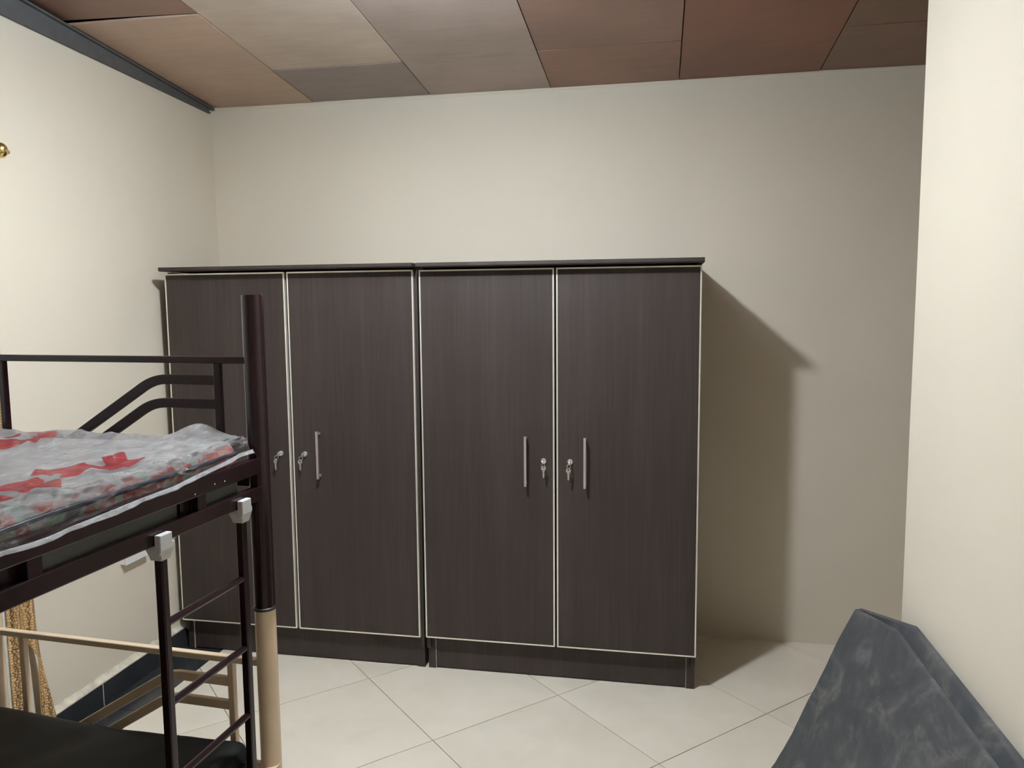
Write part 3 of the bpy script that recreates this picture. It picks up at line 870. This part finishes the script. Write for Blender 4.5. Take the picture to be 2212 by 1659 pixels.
def ridge(x): return 1-abs(2*(x-math.floor(x))-1)
def film_z(x, y):
    z = MZ1+0.0075+uw(x, y)
    z += 0.006*abs(fbm((x*6, y*3.5, 7), 4))+0.007*max(0, 1-abs(noise.noise(Vector((x*9+y*4, y*4-x*3, 2.2))))*5)
    z += 0.036*math.exp(-((x+0.135)/0.065)**2)*math.exp(-((y+0.055)/0.10)**2)
    z += 0.010*math.exp(-((x+0.55)/0.12)**2)*math.exp(-((y+0.05)/0.1)**2)
    return z
def seam_pt(y):
    t = max(0, min(1, (-y-0.10)/0.75))
    z = 1.268-0.034*t**0.7 + 0.006*noise.noise(Vector((y*9, 0, 5)))*t
    x = 0.006+0.025*min(1, t*2.6) + 0.003*noise.noise(Vector((y*7, 3, 5)))
    return x, z
def film(a, b):
    # a: 0 far-left rim .. 1 seam on the right side; b: 0 near .. 1 far end
    y = (MY0-0.02)+(MY1+0.034-(MY0-0.02))*b
    xe = -0.040
    if a < 0.70:
        x = (MX0-0.006)+(xe-(MX0-0.006))*(a/0.70); z = film_z(x, y)
        if x < MX0+0.03: z -= 0.05*((MX0+0.03-x)/0.036)**2
    else:
        k = (a-0.70)/0.30
        xs_, zs = seam_pt(y); z0 = film_z(xe, y)
        x = xe+(xs_-xe)*math.sin(k*PI/2)**0.9
        z = z0+(zs-z0)*(1-math.cos(k*PI/2))**0.95
        amp = math.sin(k*PI)
        cr = fbm((y*14+k*2, k*3.5, 9.0), 4)*0.009 + 0.011*(0.45-min(1, 2.2*abs(noise.noise(Vector((y*20-k*4, k*5+y*6, 1))))))
        x += (cr+0.006)*amp; z += cr*0.7*amp
    # drape over the far end
    d = y-(MY1-0.012)
    if d > 0:
        z -= 0.085*(d/0.046)**1.6*(0.75+0.3*math.sin(x*22))
        y -= 0.010*(d/0.046)
    z = max(z, 1.2585 if x > -0.004 and y > -0.05 else 1.17)
    return Vector((x, y, z))
bm = bmesh.new()
NU, NV = 150, 300
vv = grid(bm, NU, NV, film)
fo = obj('plastic_wrap', bm, M['film'], um, smooth=True)
att = fo.data.attributes.new('print_distance', 'FLOAT', 'POINT')
att.data.foreach_set('value', [print_sd(v.co.x, v.co.y) for v in fo.data.vertices])
att = fo.data.attributes.new('side_amount', 'FLOAT', 'POINT')
att.data.foreach_set('value', [min(1.0, max(0.0, (i/NU-0.76)/0.12)) for i in range(NU+1) for j in range(NV+1)])
# the welded seam edge of the film: a ribbon along its lower rim
bm = bmesh.new()
def seam_rib(a, b):
    y = (MY0-0.01)+(MY1+0.012-(MY0-0.01))*a
    x, z = seam_pt(y)
    fl = 0.004*noise.noise(Vector((y*30, 1, 8)))
    w = 0.009+0.004*noise.noise(Vector((y*8, 2, 8)))
    return Vector((x+0.002+0.005*b+fl*b, y, z+0.003-w*b))
grid(bm, 320, 4, seam_rib)
so = obj('welded_seam', bm, M['seam'], um, smooth=True)
sd = so.modifiers.new('thickness', 'SOLIDIFY'); sd.thickness = 0.0012

# ------------------------------------------------------------------ twin socket box on the left wall
sk = empty('socket_box', (xwall(0.584), 2.944, 0.584)); tag(sk, 'white surface socket box on the left wall just below the bed rail', 'socket')
obj('back_box', B(0.0, 0.026, -0.073, 0.073, -0.043, 0.043), M['white_plastic'], sk, bevel=0.002)
obj('face_plate', B(0.026, 0.033, -0.0745, 0.0745, -0.0445, 0.0445), M['white_plastic'], sk, bevel=0.0025)
for yy in (-0.05, 0.05):
    obj('switch_rocker', B(0.033, 0.0365, yy-0.008, yy+0.008, 0.012, 0.034), M['white_plastic'], sk, bevel=0.001)

# ------------------------------------------------------------------ curtain and rod on the left wall
rod = empty('curtain_rod', (XL, 1.6, 2.197)); tag(rod, 'brass curtain rod with ball finial high on the left wall', 'curtain rod')
obj('pole', sweep(bmesh.new(), [(0.07, -0.75, 0), (0.07, 0.735, 0)], circ(0.011, 16)), M['gold'], rod, smooth=True).data.set_sharp_from_angle(angle=0.8)
fin = [(0.011, 0.722), (0.016, 0.726), (0.016, 0.732), (0.012, 0.735), (0.021, 0.742), (0.0275, 0.752), (0.0285, 0.761), (0.0255, 0.771), (0.0185, 0.780), (0.0105, 0.787), (0.0088, 0.789), (0.0095, 0.793), (0.0078, 0.797), (0.003, 0.7985)]
obj('finial', lathe(bmesh.new(), fin, 24, (0.07, 0, 0), 'Y'), M['gold'], rod, smooth=True)
obj('finial', lathe(bmesh.new(), [(r, -z-0.015) for r, z in fin], 24, (0.07, 0, 0), 'Y'), M['gold'], rod, smooth=True)
for yy in (-0.6, 0.60):
    bm = sweep(bmesh.new(), [(0.0, yy, -0.02), (0.06, yy, -0.02), (0.07, yy, -0.008)], rect(0.014, 0.006))
    box(bm, 0.0, 0.004, yy-0.012, yy+0.012, -0.05, 0.02)
    obj('bracket', bm, M['gold'], rod)
cur = empty('gold_curtain', (XL, 2.3, 0.0)); tag(cur, 'gold crocodile-patterned curtain with white sheer hanging at the left wall', 'curtain')
def y_right(z):
    return 2.300 + 0.058*max(0.0, min(1.0, (1.35-z)/0.75)) + (0.0 if z > 0.60 else 0.070*((0.60-z)/0.60)**1.25)
def flap(side):
    def fn(a, b):
        z = 0.03+(2.185-0.03)*b
        op = 0.0 if z > 0.47 else min(1.0, (0.47-z)/0.10)
        if side == 0: y0, y1 = 2.243-0.03*min(1, max(0, z-0.6)), 2.302-0.004*op-0.058*max(0.0, min(1.0, (z-0.6)/0.75))
        else: y0, y1 = 2.302+0.044*op-0.058*max(0.0, min(1.0, (z-0.6)/0.75)), y_right(z)
        y = y0+(y1-y0)*a
        x = 0.080+0.011*math.sin((y-2.20)*95+z*1.5)+0.006*noise.noise(Vector((y*12, z*3, 1)))
        if z > 2.0: x = 0.080*(1-(z-2.0)/0.185)+0.070*(z-2.0)/0.185+0.013*math.sin((y-2.20)*95)*0.5
        return Vector((x, y-2.3, z))
    return fn
for s_, nm in ((0, 'gold_panel'), (1, 'gold_panel')):
    bm = bmesh.new(); grid(bm, 16, 110, flap(s_))
    g_ = obj(nm, bm, M['gold_fabric'], cur, smooth=True)
    sm = g_.modifiers.new('thickness', 'SOLIDIFY'); sm.thickness = 0.0015
bm = bmesh.new()
def sheer(a, b):
    y = 1.02+(2.345-0.06*b-1.02)*a; z = 0.035+(2.183-0.035)*b
    return Vector((0.060+0.007*math.sin(y*70)+0.003*math.sin(z*2+y*9), y-2.3, z))
grid(bm, 150, 30, sheer)
sh = obj('sheer', bm, M['sheer'], cur, smooth=True)
sm = sh.modifiers.new('thickness', 'SOLIDIFY'); sm.thickness = 0.001

# ------------------------------------------------------------------ dark sheet over a propped load beside the right wall
ds = empty('dust_sheet', (0.55, 1.85, 0.0)); tag(ds, 'dusty dark grey sheet draped over a peaked load beside the right wall', 'sheet')
YN, YFAR = 1.05, 2.435
def sheet_section(y):
    """outline from the wall side over the top crease and down the leaning front (x, z)"""
    k = max(0.0, (y-2.13)/(YFAR-2.13))
    zw, xw = 0.791-0.075*k-0.006*max(0, 1.6-y), 0.684-0.064*k
    zcr, xcr = 0.778-0.064*k, 0.634-0.028*k
    return [(xw, 0.0), (xw, zw-0.02), (xw-0.003, zw), (xw-0.014, zw-0.004), (xcr+0.018, zcr-0.024), (xcr+0.006, zcr-0.026), (xcr, zcr), (xcr-0.007, zcr-0.003), (xcr-0.03, zcr-0.052), (xcr-0.45*(zcr-0.45), 0.45), (xcr-0.45*(zcr-0.2), 0.2), (xcr-0.45*zcr-0.02, 0.004)]
SUB = (4, 3, 3, 5, 3, 4, 3, 8, 34, 26, 22)
def resample(pts, n):
    out = [pts[0]]
    for (a, b), k in zip(zip(pts, pts[1:]), SUB):
        for i in range(1, k+1): out.append((a[0]+(b[0]-a[0])*i/k, a[1]+(b[1]-a[1])*i/k))
    return out
NS, NY = sum(SUB), 110
secs = {}
def sheet(a, b):
    y = YN+(YFAR-YN)*b
    if b not in secs: secs[b] = resample(sheet_section(y), NS)
    x, z = secs[b][int(round(a*NS))]
    w = 0.0
    front = max(0.0, min(1.0, (a*NS-26)/14))
    w += front*(0.010*fbm((y*3.0, z*1.2, 5), 3)+0.010*math.sin(y*17+z*3.0)*(0.75-z)*0.8)
    w += 0.0025*fbm((y*9, z*9, 2), 3)*front
    x2 = x-0.9*w; z2 = z+0.4*w*front
    # far edge is uneven
    y2 = y-0.05*(0.5+0.5*math.sin(z*5.5))*max(0, (b-0.9)*10)*0.25
    return Vector((x2-0.55, y2-1.85, max(0.003, z2)))
bm = bmesh.new()
vv = grid(bm, NS, NY, sheet)
# close both ends with the load's own end faces so that the body is solid
for j in (0, NY):
    bm.faces.new([vv[i][j] for i in range(NS+1)])
obj('sheet_cloth', bm, M['sheet'], ds, smooth=True).data.set_sharp_from_angle(angle=0.9)
